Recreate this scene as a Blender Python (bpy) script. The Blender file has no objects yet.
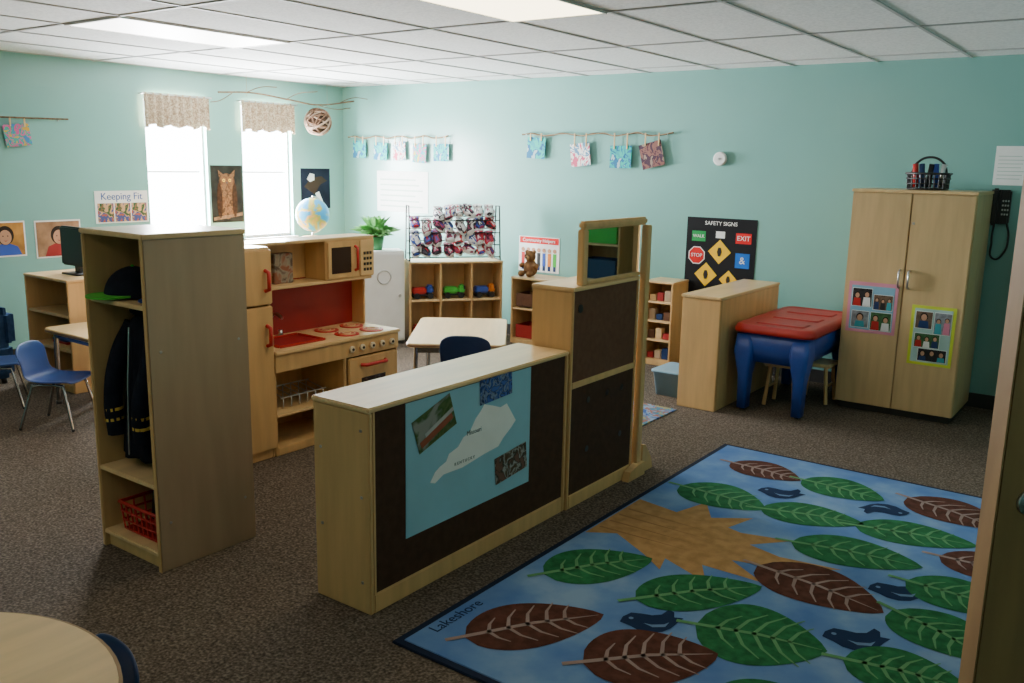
import bpy, bmesh, math, random
from mathutils import Vector, Matrix
random.seed(4)
C=bpy.context.collection
# ---------------------------------------------------------------- materials
MATS={}
def nodes(name):
    m=bpy.data.materials.new(name);m.use_nodes=True
    nt=m.node_tree;b=nt.nodes['Principled BSDF'];return m,nt,b
def noise_col(nt,b,c1,c2,scale,stretch=(1,1,1),detail=4,lo=.35,hi=.65,bump=0,c3=None,coord='Object'):
    tc=nt.nodes.new('ShaderNodeTexCoord');mp=nt.nodes.new('ShaderNodeMapping')
    mp.inputs['Scale'].default_value=stretch
    n=nt.nodes.new('ShaderNodeTexNoise');n.inputs['Scale'].default_value=scale;n.inputs['Detail'].default_value=detail
    r=nt.nodes.new('ShaderNodeValToRGB')
    r.color_ramp.elements[0].position=lo;r.color_ramp.elements[0].color=(*c1,1)
    r.color_ramp.elements[1].position=hi;r.color_ramp.elements[1].color=(*c2,1)
    if c3:
        e=r.color_ramp.elements.new((lo+hi)/2);e.color=(*c3,1)
    L=nt.links
    L.new(tc.outputs[coord],mp.inputs[0]);L.new(mp.outputs[0],n.inputs['Vector'])
    L.new(n.outputs['Fac'],r.inputs[0]);L.new(r.outputs[0],b.inputs['Base Color'])
    if bump:
        bp=nt.nodes.new('ShaderNodeBump');bp.inputs['Strength'].default_value=bump;bp.inputs['Distance'].default_value=.01
        L.new(n.outputs['Fac'],bp.inputs['Height']);L.new(bp.outputs[0],b.inputs['Normal'])
    return n,r
def mat(name,col,rough=.5,var=.06,scale=8,metal=0,bump=0,stretch=(1,1,1)):
    if name in MATS:return MATS[name]
    m,nt,b=nodes(name)
    noise_col(nt,b,tuple(c*(1-var) for c in col),tuple(min(1,c*(1+var)) for c in col),scale,stretch,bump=bump)
    b.inputs['Roughness'].default_value=rough;b.inputs['Metallic'].default_value=metal
    if rough>=.6:b.inputs['Specular IOR Level'].default_value=.12
    MATS[name]=m;return m
def emis(name,col,s):
    m,nt,b=nodes(name);b.inputs['Base Color'].default_value=(*col,1)
    b.inputs['Emission Color'].default_value=(*col,1);b.inputs['Emission Strength'].default_value=s
    MATS[name]=m;return m
def art(name,cols,scale=9,rough=.6,interp='LINEAR'):
    if name in MATS:return MATS[name]
    m,nt,b=nodes(name)
    tc=nt.nodes.new('ShaderNodeTexCoord');n=nt.nodes.new('ShaderNodeTexNoise');n.inputs['Scale'].default_value=scale
    n.inputs['Detail'].default_value=3;n.inputs['Distortion'].default_value=.7
    r=nt.nodes.new('ShaderNodeValToRGB');r.color_ramp.interpolation=interp
    k=len(cols)
    r.color_ramp.elements[0].position=.25;r.color_ramp.elements[0].color=(*cols[0],1)
    r.color_ramp.elements[1].position=.40;r.color_ramp.elements[1].color=(*cols[1],1)
    for i in range(2,k):
        e=r.color_ramp.elements.new(.40+.20*(i-1)/(k-2));e.color=(*cols[i],1)
    nt.links.new(tc.outputs['Object'],n.inputs['Vector']);nt.links.new(n.outputs['Fac'],r.inputs[0]);nt.links.new(r.outputs[0],b.inputs['Base Color'])
    b.inputs['Roughness'].default_value=rough;b.inputs['Specular IOR Level'].default_value=.15;MATS[name]=m;return m
WOOD=mat('maple_wood',(.60,.375,.16),.42,.09,3,stretch=(6,6,.7))
WOODH=mat('maple_top',(.70,.48,.24),.30,.08,3,stretch=(7,.8,7))
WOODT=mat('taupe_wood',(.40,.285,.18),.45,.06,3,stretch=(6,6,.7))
EDGE=mat('wood_edge',(.32,.19,.09),.5,.1,5)
BROWN=mat('brown_panel',(.060,.031,.019),.65,.12,30)
BROWN2=mat('brown_panel_light',(.13,.062,.037),.62,.12,30)
NAVY=mat('navy_plastic',(.012,.035,.12),.35)
BLUE=mat('blue_plastic',(.025,.075,.38),.38)
CBLUE=mat('chair_blue_plastic',(.018,.050,.21),.35)
RED=mat('red_plastic',(.48,.018,.015),.38)
DRED=mat('dark_red_panel',(.30,.010,.010),.5)
BLACK=mat('black_plastic',(.010,.010,.011),.4)
WHITE=mat('white_paint',(.75,.75,.73),.5,.03)
METAL=mat('brushed_metal',(.55,.55,.55),.3,.05,20,metal=1)
CHROME=mat('dark_chrome',(.35,.35,.36),.25,.05,20,metal=1)
GREEN=mat('green_plastic',(.06,.45,.05),.4)
YEL=mat('yellow_paint',(.85,.50,.02),.6)
ORANGE=mat('orange_paint',(.7,.2,.02),.5)
PAPER=mat('paper_white',(.80,.80,.78),.7,.03)
TWIG=mat('twig_bark',(.16,.10,.06),.8,.3,25)
STRING=mat('string',(.35,.28,.18),.8)
SKIN=mat('skin_print',(.5,.27,.17),.6);HAIR=mat('hair_dark',(.03,.02,.015),.7)
# ---------------------------------------------------------------- geometry helpers
def newobj(name,me,m=None,parent=None,smooth=False):
    o=bpy.data.objects.new(name,me);C.objects.link(o)
    if m: me.materials.append(m)
    if parent: o.parent=parent
    if smooth:
        for f in me.polygons:f.use_smooth=True
    return o
def grp(name,loc=(0,0,0),rz=0):
    e=bpy.data.objects.new(name,None);e.empty_display_size=.1;C.objects.link(e)
    e.location=loc;e.rotation_euler=(0,0,rz);return e
def box(name,x0,x1,y0,y1,z0,z1,m,parent=None,bev=.004,rot=None):
    me=bpy.data.meshes.new(name);bm=bmesh.new()
    bmesh.ops.create_cube(bm,size=1)
    cx,cy,cz=(x0+x1)/2,(y0+y1)/2,(z0+z1)/2
    for v in bm.verts:
        v.co=Vector((v.co.x*(x1-x0),v.co.y*(y1-y0),v.co.z*(z1-z0)))
    if bev>0:
        bmesh.ops.bevel(bm,geom=bm.edges[:],offset=min(bev,.45*min(x1-x0,y1-y0,z1-z0)),segments=2,affect='EDGES')
    bm.to_mesh(me);bm.free()
    o=newobj(name,me,m,parent);o.location=(cx,cy,cz)
    if rot:o.rotation_euler=rot
    return o
def cyl(name,p,r,hgt,m,parent=None,r2=None,seg=24,rot=None,smooth=True,bev=0):
    me=bpy.data.meshes.new(name);bm=bmesh.new()
    bmesh.ops.create_cone(bm,cap_ends=True,segments=seg,radius1=r,radius2=r if r2 is None else r2,depth=hgt)
    if bev:
        es=[e for e in bm.edges if len(e.link_faces)==2 and any(len(f.verts)>4 for f in e.link_faces)]
        bmesh.ops.bevel(bm,geom=es,offset=bev,segments=3,affect='EDGES')
    bm.to_mesh(me);bm.free()
    o=newobj(name,me,m,parent)
    if smooth:
        for f in me.polygons:f.use_smooth=len(f.vertices)<=4
    o.location=p
    if rot:o.rotation_euler=rot
    return o
def sph(name,p,r,m,parent=None,sc=(1,1,1),seg=24):
    me=bpy.data.meshes.new(name);bm=bmesh.new()
    bmesh.ops.create_uvsphere(bm,u_segments=seg,v_segments=seg//2,radius=r)
    for v in bm.verts:v.co=Vector((v.co.x*sc[0],v.co.y*sc[1],v.co.z*sc[2]))
    bm.to_mesh(me);bm.free();o=newobj(name,me,m,parent,True);o.location=p;return o
def tube(name,pts,r,m,parent=None,cyclic=False,spline='POLY'):
    cu=bpy.data.curves.new(name,'CURVE');cu.dimensions='3D';cu.bevel_depth=r;cu.bevel_resolution=3;cu.use_fill_caps=True
    if spline=='POLY':
        s=cu.splines.new('POLY');s.points.add(len(pts)-1)
        for a,q in zip(s.points,pts):a.co=(*q,1)
    else:
        s=cu.splines.new('BEZIER');s.bezier_points.add(len(pts)-1)
        for a,q in zip(s.bezier_points,pts):
            a.co=q;a.handle_left_type='AUTO';a.handle_right_type='AUTO'
    s.use_cyclic_u=cyclic
    cu.materials.append(m);o=bpy.data.objects.new(name,cu);C.objects.link(o)
    if parent:o.parent=parent
    return o
def poly(name,pts,m,parent=None,thick=None):
    """flat polygon from 3D points, optionally extruded by vector thick"""
    me=bpy.data.meshes.new(name);bm=bmesh.new()
    vs=[bm.verts.new(q) for q in pts];f=bm.faces.new(vs)
    if thick:
        r=bmesh.ops.extrude_face_region(bm,geom=[f])
        bmesh.ops.translate(bm,vec=Vector(thick),verts=[v for v in r['geom'] if isinstance(v,bmesh.types.BMVert)])
    bmesh.ops.recalc_face_normals(bm,faces=bm.faces[:])
    bm.to_mesh(me);bm.free();return newobj(name,me,m,parent)
def multi(name,polys,m,parent=None):
    me=bpy.data.meshes.new(name);vs=[];fs=[]
    for P in polys:
        b=len(vs);vs+=list(P);fs.append(list(range(b,b+len(P))))
    me.from_pydata(vs,[],fs);me.update();return newobj(name,me,m,parent)
def text(name,s,loc,size,m,parent,rot,ext=.001):
    cu=bpy.data.curves.new(name,'FONT');cu.body=s;cu.size=size;cu.extrude=ext;cu.align_x='CENTER';cu.align_y='CENTER'
    cu.materials.append(m);o=bpy.data.objects.new(name,cu);C.objects.link(o);o.parent=parent;o.location=loc;o.rotation_euler=rot;return o
RB=(math.pi/2,0,0)                 # text on back wall (faces -Y)
RL=(math.pi/2,0,math.pi/2)         # text facing +X
# ---------------------------------------------------------------- room
XL,YB,H,XR,YF=-7.36,6.93,2.40,.42,-1.6
# carpet
m,nt,b=nodes('carpet_loop')
n,r=noise_col(nt,b,(.050,.038,.029),(.220,.172,.132),95,detail=3,lo=.32,hi=.70,bump=.6,c3=(.116,.089,.068))
b.inputs['Roughness'].default_value=.95;b.inputs['Specular IOR Level'].default_value=.08
CARP=m
box('floor',XL-.1,XR+.1,YF-.1,YB+.1,-.1,0,CARP,bev=0)
m,nt,b=nodes('teal_wall_paint')
noise_col(nt,b,(.190,.400,.360),(.205,.420,.378),1.5,bump=.0)
b.inputs['Roughness'].default_value=.24
WALL=m
box('wall_back',XL-.1,XR+.1,YB,YB+.12,0,H+.1,WALL,bev=0)
box('wall_right',XR,XR+.12,YF,YB,0,H+.1,WALL,bev=0)
box('wall_front',XL-.1,XR+.1,YF-.12,YF,0,H+.1,WALL,bev=0)
W1=(4.58,5.20);W2=(5.60,6.21);WZ0,WZ1=.86,2.17
wl=grp('wall_left',(0,0,0))
box('below',XL-.14,XL,YF,YB,0,WZ0,WALL,wl,bev=0)
box('above',XL-.14,XL,YF,YB,WZ1,H+.1,WALL,wl,bev=0)
for i,(a,c) in enumerate([(YF,W1[0]),(W1[1],W2[0]),(W2[1],YB)]):
    box('pier_%d'%i,XL-.14,XL,a,c,WZ0,WZ1,WALL,wl,bev=0)
for i,(a,c) in enumerate([W1,W2]):
    w=grp('window_%d'%(i+1),(0,0,0));x0,x1=XL-.10,XL-.05
    box('frame_l',x0,x1,a,a+.02,WZ0,WZ1,WHITE,w);box('frame_r',x0,x1,c-.02,c,WZ0,WZ1,WHITE,w)
    box('frame_b',x0,x1,a+.02,c-.02,WZ0,WZ0+.03,WHITE,w);box('frame_t',x0,x1,a+.02,c-.02,WZ1-.03,WZ1,WHITE,w)
    box('meeting_rail',x0,x0+.02,a+.02,c-.02,1.50,1.514,WHITE,w)
    box('sill',XL-.05,XL+.04,a-.03,c+.03,WZ0-.03,WZ0,WHITE,w)
# ceiling
m,nt,b=nodes('ceiling_tile')
noise_col(nt,b,(.68,.69,.69),(.84,.84,.84),60,detail=5,lo=.3,hi=.6,bump=.3);b.inputs['Roughness'].default_value=.9
CEIL=m
L1=(-3.05,-2.44,2.92,4.14);L2=(-5.49,-4.88,2.92,4.14)
box('ceiling',XL-.1,XR+.1,YF-.1,YB+.1,H+.012,H+.1,CEIL,bev=0)
TB=mat('ceiling_tbar',(.45,.45,.45),.6,.03)
g=grp('ceiling_grid')
xs=[-3.05+.61*k for k in range(-8,8)];ys=[4.14+1.22*k for k in range(-5,3)]
for i,x in enumerate(xs):
    if XL<x<XR: box('tbar_y%d'%i,x-.010,x+.010,YF,YB,H+.006,H+.014,TB,g,bev=0)
for i,y in enumerate(ys):
    if YF<y<YB: box('tbar_x%d'%i,XL,XR,y-.010,y+.010,H+.005,H+.014,TB,g,bev=0)
for nm,(x0,x1,y0,y1),s,col in [('ceiling_light',L1,6.5,(1,.85,.55)),('ceiling_light',L2,5.0,(1,.97,.92)),('ceiling_light',(-3.05,-2.44,-.74,.48),5.5,(1,.90,.74)),('ceiling_light',(-5.49,-4.88,-.74,.48),4.0,(1,.90,.74)),('ceiling_light',(-.61,0,1.70,2.92),3.0,(1,.90,.74))]:  # last three panels are out of view, added as fill from the camera side
    g=grp(nm);
    box('lens',x0+.02,x1-.02,y0+.02,y1-.02,H+.002,H+.011,emis('lens%.1f'%(x0*y0),col,s),g,bev=0)
    for q in [(x0+.008,x0+.02,y0,y1),(x1-.02,x1-.008,y0,y1),(x0+.02,x1-.02,y0,y0+.02),(x0+.02,x1-.02,y1-.02,y1)]:
        box('trim',*q,H-.001,H+.011,WHITE,g,bev=.001)
BASE=mat('baseboard_dark',(.03,.028,.026),.5)
box('baseboard_back',XL,XR,YB-.012,YB,0,.10,BASE,bev=0)
box('baseboard_left',XL,XL+.012,YF,YB-.012,0,.10,BASE,bev=0)
# valances
VAL=art('valance_pattern',[(.34,.25,.16),(.70,.60,.45),(.24,.16,.10),(.62,.50,.36)],40,.9)
for (a,c) in [W1,W2]:
    me=bpy.data.meshes.new('valance');N=60;vs=[];fs=[]
    for i in range(N+1):
        t=i/N;y=a-.03+(c-a+.04)*t
        dx=.02*math.sin(t*math.pi*18)
        for k,z in enumerate([WZ1+.02,WZ1-.05,WZ1-.10,WZ1-.28+.03*math.sin(t*math.pi*4)**2]):
            vs.append((XL+.05+dx*(.5+.25*k),y,z))
    for i in range(N):
        for k in range(3):
            fs.append((i*4+k,i*4+k+1,(i+1)*4+k+1,(i+1)*4+k))
    me.from_pydata(vs,[],fs);g=grp('window_valance')
    newobj('fabric',me,VAL,g,True)
    tube('rod',[(XL+.05,a-.05,WZ1+.01),(XL+.05,c+.04,WZ1+.01)],.008,METAL,g)
    for y in (a-.04,c+.03): tube('bracket',[(XL,y,WZ1+.01),(XL+.05,y,WZ1+.01)],.006,METAL,g)
# ---------------------------------------------------------------- door (open leaf at right)
DW=mat('door_oak',(.50,.24,.10),.45,.15,2.5,stretch=(5,5,.5));DE=mat('door_edge_oak',(.46,.26,.12),.5,.12,3,stretch=(5,5,.6))
d=grp('door_1',(-.235,2.0,0),math.radians(48))
box('leaf',0,.88,-.042,-.004,.03,2.05,DW,d);box('edge_strip',-.004,0,-.044,-.002,.03,2.05,DE,d,bev=.001)
tube('lever',[(.07,-.042,.98),(.07,-.09,.98),(.18,-.09,.98)],.009,METAL,d)
cyl('rose',(.07,-.046,.98),.026,.01,METAL,d,rot=(math.pi/2,0,0))
box('hinge',.86,.90,-.03,0,1.7,1.8,METAL,d);box('hinge_low',.86,.90,-.03,0,.25,.35,METAL,d)
# ---------------------------------------------------------------- near low divider (A)
a=grp('storage_divider_cabinet')
x0,x1,y0,y1,z=-2.46,-2.17,2.14,3.44,.79
box('end_panel_near',x0,x1,y0,y0+.02,.0,z-.02,WOOD,a);box('end_panel_far',x0,x1,y1-.02,y1,0,z-.02,WOOD,a)
box('top',x0-.004,x1+.004,y0-.006,y1,z-.02,z,WOODH,a,bev=.005)
box('base',x0,x1,y0+.02,y1-.02,0,.075,WOOD,a)
box('back_panel',x1-.02,x1-.008,y0+.03,y1-.02,.075,z-.02,BROWN,a,bev=0)
box('back_edge_l',x1-.02,x1,y0+.02,y0+.03,.075,z-.02,WOOD,a,bev=0)
box('shelf',x0,x1-.02,y0+.02,y1-.02,.40,.418,WOOD,a);box('mid_divider',x0,x1-.02,2.78,2.80,.075,z-.02,WOOD,a)
for k in range(5):
    cyl('screw',((x0+.04 if k%2 else x1-.04),y0-.001,[.12,.3,.45,.6,.7][k]),.006,.004,METAL,a,rot=(math.pi/2,0,0),seg=10)
# map poster
mp=grp('kentucky_map_poster')
X=x1-.0075
SKY=mat('map_blue',(.27,.50,.60),.6,.03);
poly('sheet',[(X,2.335,.765),(X,2.335,.235),(X,3.14,.235),(X,3.14,.765)],SKY,mp,(.003,0,0))
ky=[(0,0),(.05,.14),(.1,.2),(.17,.25),(.2,.36),(.3,.42),(.36,.55),(.43,.60),(.5,.8),(.56,.9),(.60,1.0),(.70,.93),(.8,.85),(.88,.88),(.92,.76),(1,.52),(.93,.4),(.84,.28),(.78,.16),(.6,.12),(.35,.04),(.14,.05),(.05,-.04)]
poly('state_outline',[(X+.0035,2.47+.56*u,.42+.245*v) for u,v in ky],PAPER,mp,(.001,0,0))
def photo(name,cy,cz,w,hh,ang,m,parent,X):
    ca,sa=math.cos(ang),math.sin(ang)
    poly(name,[(X,cy+u*ca-v*sa,cz+u*sa+v*ca) for u,v in [(-w/2,-hh/2),(w/2,-hh/2),(w/2,hh/2),(-w/2,hh/2)]],m,parent,(.0015,0,0))
photo('field_photo',2.495,.655,.23,.14,.32,art('ph_field',[(.02,.04,.01),(.04,.08,.02),(.10,.14,.05),(.05,.10,.03),(.25,.25,.22)],7),mp,X+.005)
photo('field_track',2.505,.625,.20,.026,.42,mat('track_red',(.30,.09,.05),.6),mp,X+.0068)
photo('field_road',2.52,.655,.18,.016,.42,mat('track_grey',(.40,.40,.38),.6),mp,X+.0068)
photo('team_photo',2.885,.725,.22,.11,.05,art('ph_team',[(.02,.03,.08),(.03,.08,.30),(.2,.25,.35),(.01,.02,.08),(.06,.12,.4)],28),mp,X+.005)
photo('horse_photo',3.0,.36,.23,.12,.1,art('ph_horse',[(.06,.02,.01),(.10,.08,.05),(.35,.35,.33),(.03,.03,.02),(.15,.08,.06)],18),mp,X+.005)
for s_,y_,z_,q_ in [('Missouri',2.74,.565,.028),('K E N T U C K Y',2.68,.455,.018)]:
    text('label',s_,(X+.005,y_,z_),q_,mat('ink_grey',(.15,.2,.2),.6),mp,RL)
# ---------------------------------------------------------------- taller divider (B)
b_=grp('tall_divider_cabinet')
x0,x1,y0,y1,z=-2.39,-2.16,3.445,4.085,1.085
box('near_panel',x0,x1,y0,y0+.018,0,z-.02,WOOD,b_);box('far_panel',x0,x1,y1-.018,y1,0,z-.02,WOOD,b_)
box('top',x0-.006,x1+.006,y0-.004,y1,z-.02,z,WOODH,b_,bev=.005)
box('base',x0,x1,y0+.018,y1-.018,0,.07,WOOD,b_)
box('upper_panel',x1-.02,x1-.006,y0+.018,y1-.018,.63,z-.02,BROWN2,b_,bev=0)
box('lower_panel',x1-.02,x1-.004,y0+.018,y1-.018,.07,.60,BROWN,b_,bev=0)
box('rail',x1-.02,x1,y0+.018,y1-.018,.60,.63,WOOD,b_,bev=.002)
for yy,zz in [(3.62,.52),(3.80,.52),(3.62,.27),(3.95,.52),(3.95,.27)]:
    cyl('finger_hole',(x1-.0045,yy,zz),.016,.004,BLACK,b_,rot=(0,math.pi/2,0),seg=16)
cyl('bolt',(x1-.004,3.52,.98),.02,.006,BLACK,b_,rot=(0,math.pi/2,0),seg=16)
# mirror frame
MIR,nt,bb=nodes('mirror_glass');bb.inputs['Metallic'].default_value=1;bb.inputs['Roughness'].default_value=.02;bb.inputs['Base Color'].default_value=(.85,.87,.87,1)
mf=grp('dress_up_mirror_stand')
xa,xb=-2.20,-2.165
box('post_near',xa,xb,3.53,3.575,1.086,1.345,WOOD,mf);box('post_far',xa+.03,xb+.03,4.10,4.15,.0,1.345,WOOD,mf)
box('rail_top',xa,xb+.005,3.53,4.15,1.345,1.385,WOOD,mf,bev=.01);box('rail_bottom',xa,xb,3.575,4.10,1.086,1.105,WOOD,mf)
box('mirror_pane',xa+.012,xb-.012,3.575,4.10,1.105,1.345,MIR,mf,bev=0)
poly('foot',[(-2.185,4.165,0),(-2.185,4.165,.16),(-2.185,4.20,.15),(-2.185,4.27,.06),(-2.185,4.29,0)],WOOD,mf,(.05,0,0))
poly('foot_front',[(-2.155,3.98,0),(-2.155,4.0,.05),(-2.155,4.09,.07),(-2.155,4.16,.07),(-2.155,4.16,0)],WOOD,mf,(.04,0,0))
# ---------------------------------------------------------------- coat cubby (C)
c=grp('coat_cubby_locker')
x0,x1,y0,y1,z=-3.51,-3.07,1.87,2.33,1.355
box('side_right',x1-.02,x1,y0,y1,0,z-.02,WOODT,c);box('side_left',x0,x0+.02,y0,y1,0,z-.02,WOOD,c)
box('front_edge',x1-.02,x1,y0-.003,y0,0,z-.02,WOOD,c,bev=.001)
box('top',x0-.004,x1+.004,y0-.004,y1+.004,z-.02,z,WOODH,c);box('back',x0+.02,x1-.02,y1-.015,y1,.0,z-.02,WOOD,c,bev=0)
box('hat_shelf',x0+.02,x1-.02,y0+.01,y1-.015,1.06,1.078,WOODH,c);box('seat_shelf',x0+.02,x1-.02,y0,y1-.015,.345,.365,WOODH,c)
box('bottom_shelf',x0+.02,x1-.02,y0,y1-.015,.06,.08,WOODH,c);box('kick',x0+.02,x1-.02,y0+.02,y0+.035,0,.06,WOOD,c)
for k in range(2):
    xh=x0+.13+.18*k
    tube('hook_%d'%k,[(xh,y1-.015,.99),(xh,y1-.06,.99),(xh,y1-.075,1.02)],.005,METAL,c)
    for zz in (.2,.9): cyl('screw',(x1,y0+.05+.36*k,zz),.006,.003,METAL,c,rot=(0,math.pi/2,0),seg=10)
def coat(name,cx,cy,ztop,zbot,w,dp,m,stripe=None,rz=0):
    g=grp(name,(cx,cy,0),rz);N=40;R=16;vs=[];fs=[]
    prof=[(0,.18),(.04,.45),(.1,.82),(.25,.86),(.5,.9),(.8,1.0),(1,1.03)]
    def wf(t):
        for (t0,a0),(t1,a1) in zip(prof,prof[1:]):
            if t<=t1:return a0+(a1-a0)*(t-t0)/(t1-t0)
        return 1
    for j in range(R+1):
        t=j/R;zz=ztop+(zbot-ztop)*t;a_=w/2*wf(t);d_=dp/2*(.55+.45*t)*(wf(t)**.5)
        for i in range(N):
            an=2*math.pi*i/N;f=1+.10*t*math.sin(an*7+1.3)+.05*t*math.sin(an*11)
            vs.append((a_*f*math.cos(an),d_*f*math.sin(an),zz+.006*math.sin(an*3)*t))
    for j in range(R):
        for i in range(N):fs.append((j*N+i,j*N+(i+1)%N,(j+1)*N+(i+1)%N,(j+1)*N+i))
    fs.append(tuple(range(N-1,-1,-1)));fs.append(tuple(R*N+i for i in range(N)))
    me=bpy.data.meshes.new('body');me.from_pydata(vs,[],fs);newobj('body',me,m,g,True)
    L=ztop-zbot
    for s in (-1,1):
        pts=[(s*w*.30,-.01,ztop-.06),(s*w*.42,-dp*.28,ztop-L*.3),(s*w*.38,-dp*.50,ztop-L*.6),(s*w*.36,-dp*.48,ztop-L*.85)]
        tube('sleeve_%d'%s,pts,.038,m,g,spline='B')
        if stripe:
            for q,(ta,tb) in enumerate([(.66,.68),(.73,.75)]):
                tube('stripe_%d_%d'%(q,s),[(s*w*.374,-dp*.50,ztop-L*ta),(s*w*.370,-dp*.495,ztop-L*tb)],.0395,stripe,g)
    tube('zip',[(0,-dp*.36,ztop-.06),(0,-dp*.46,ztop-L*.5),(0,-dp*.52,zbot+.02)],.004,METAL,g)
    tube('collar',[(.045*math.cos(q),-.01+.035*math.sin(q),ztop+.005) for q in [k*math.pi/6 for k in range(12)]],.018,m,g,cyclic=True)
    return g
BLKC=mat('black_cloth',(.010,.012,.020),.9,.2,20)
coat('black_coat',-3.335,2.03,1.02,.41,.27,.22,BLKC,mat('gold_trim',(.65,.42,.08),.7))
# caps on top shelf
def cap(name,loc,rz,m,m2,k_=1):
    g=grp(name,loc,rz);me=bpy.data.meshes.new('crown');bm=bmesh.new()
    bmesh.ops.create_uvsphere(bm,u_segments=24,v_segments=16,radius=.085*k_)
    bmesh.ops.delete(bm,geom=[v for v in bm.verts if v.co.z<-.001],context='VERTS')
    for v in bm.verts:v.co.z=v.co.z*1.15+.004;v.co.y*=1.1
    bm.to_mesh(me);bm.free();newobj('crown',me,m,g,True)
    pts=[(.08*k_*math.cos(q),-.085*k_*math.sin(q),.010) for q in [math.pi*k/12 for k in range(13)]]
    br=[(.078*k_*math.cos(q),(-.085-.065*math.sin(q))*k_,.005) for q in [math.pi*k/12 for k in range(12,-1,-1)]]
    poly('brim',pts+br,m2,g,(0,0,.007));sph('button',(0,0,.10*k_),.008,m2,g,seg=12)
CAPB=mat('cap_blue',(.03,.06,.20),.8)
cap('sun_hat',(-3.165,2.02,1.08),.2,CAPB,CAPB,.80)
cap('sun_hat',(-3.365,2.00,1.08),-.3,BLKC,mat('cap_green',(.08,.45,.05),.6),1.22)
# red basket at the bottom
def basket(name,loc,w,dp,hh,m,rz=0,handle=False,items=None):
    g=grp(name,loc,rz);T=.008
    box('bottom',-w/2,w/2,-dp/2,dp/2,0,T,m,g,bev=.002)
    nz=4
    for k in range(nz):
        zz=T+(hh-T)*k/(nz-1)*.97;e=.012*k/(nz-1)
        tube('rail_%d'%k,[(-w/2-e,-dp/2-e,zz),(w/2+e,-dp/2-e,zz),(w/2+e,dp/2+e,zz),(-w/2-e,dp/2+e,zz)],.005 if k<nz-1 else .008,m,g,cyclic=True)
    for k in range(9):
        u=-w/2+w*k/8
        for s in(-1,1):tube('bar',[(u,s*dp/2,T),(u*1.03,s*(dp/2+.012),hh)],.004,m,g)
    for k in range(1,6):
        u=-dp/2+dp*k/6
        for s in(-1,1):tube('bar',[(s*w/2,u,T),(s*(w/2+.012),u,hh)],.004,m,g)
    if handle:
        tube('handle',[(-w/2,0,hh),(-w/2*.75,0,hh*1.6),(0,0,hh*1.95),(w/2*.75,0,hh*1.6),(w/2,0,hh)],.008,m,g,spline='B')
    if items:
        for k,mm in enumerate(items):
            cyl('content_%d'%k,(-w/2+.03+(w-.06)*k/max(1,len(items)-1),random.uniform(-.03,.03),hh*.85),.018,hh*1.4,mm,g,rot=(random.uniform(-.2,.2),random.uniform(-.2,.2),0),seg=14)
    return g
basket('red_wire_basket',(-3.27,2.07,.081),.28,.30,.13,RED,items=[BLACK,RED,NAVY])
# ---------------------------------------------------------------- play kitchen (D)
k=grp('play_kitchen')
xf,xb=-3.85,-4.26
# refrigerator
y0,y1=2.68,3.09
box('fridge_side_l',xb,xf-.02,y0,y0+.018,0,1.16,WOOD,k);box('fridge_side_r',xb,xf-.02,y1-.018,y1,0,1.16,WOOD,k)
box('fridge_top',xb,xf-.02,y0,y1,1.16,1.178,WOODH,k);box('fridge_back',xb,xb+.012,y0+.018,y1-.018,0,1.16,WOOD,k)
box('fridge_bottom',xb,xf-.02,y0+.018,y1-.018,0,.06,WOOD,k)
box('freezer_door',xf-.02,xf,y0,y1,.87,1.165,WOOD,k,bev=.006);box('fridge_door',xf-.02,xf,y0,y1,.055,.86,WOOD,k,bev=.006)
for zc in (1.0,.70):
    tube('red_handle',[(xf,3.045,zc+.055),(xf+.03,3.045,zc+.045),(xf+.03,3.045,zc-.045),(xf,3.045,zc-.055)],.011,RED,k)
# stove / sink base
y0,y1=3.09,4.07;ym=3.62;ct=.60
box('base_side_l',xb,xf-.01,y0,y0+.015,0,ct-.02,WOOD,k);box('base_side_r',xb,xf-.01,y1-.018,y1,0,ct-.02,WOOD,k)
box('base_mid',xb,xf-.01,ym-.01,ym+.01,0,ct-.02,WOOD,k);box('base_back',xb,xb+.012,y0,y1,0,ct-.02,WOOD,k)
box('plinth',xb,xf-.01,y0+.015,y1-.018,0,.045,WOOD,k)
box('lower_shelf',xb,xf-.01,y0+.015,ym-.01,.22,.236,WOODH,k)
box('counter',xb,xf+.012,y0,y1+.008,ct-.02,ct,WOODH,k,bev=.005)
box('control_fascia',xf-.02,xf,y0+.002,y1,ct-.12,ct-.02,WOOD,k)
box('oven_door',xf-.02,xf,ym+.02,y1-.02,.06,ct-.13,WOOD,k,bev=.006)
box('oven_window',xf-.003,xf+.002,ym+.12,y1-.12,.2,.34,mat('oven_window',(.03,.015,.01),.2),k,bev=.002)
tube('oven_handle',[(xf,3.74,.42),(xf+.03,3.76,.42),(xf+.03,3.93,.42),(xf,3.95,.42)],.011,RED,k)
for i in range(5):
    yy=3.66+.085*i
    cyl('knob_%d'%i,(xf+.009,yy,ct-.07),.020,.018,mat('cream_knob',(.72,.62,.45),.4),k,rot=(0,math.pi/2,0),bev=.003)
    cyl('knob_cap_%d'%i,(xf+.02,yy,ct-.07),.008,.006,BLACK,k,rot=(0,math.pi/2,0))
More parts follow.
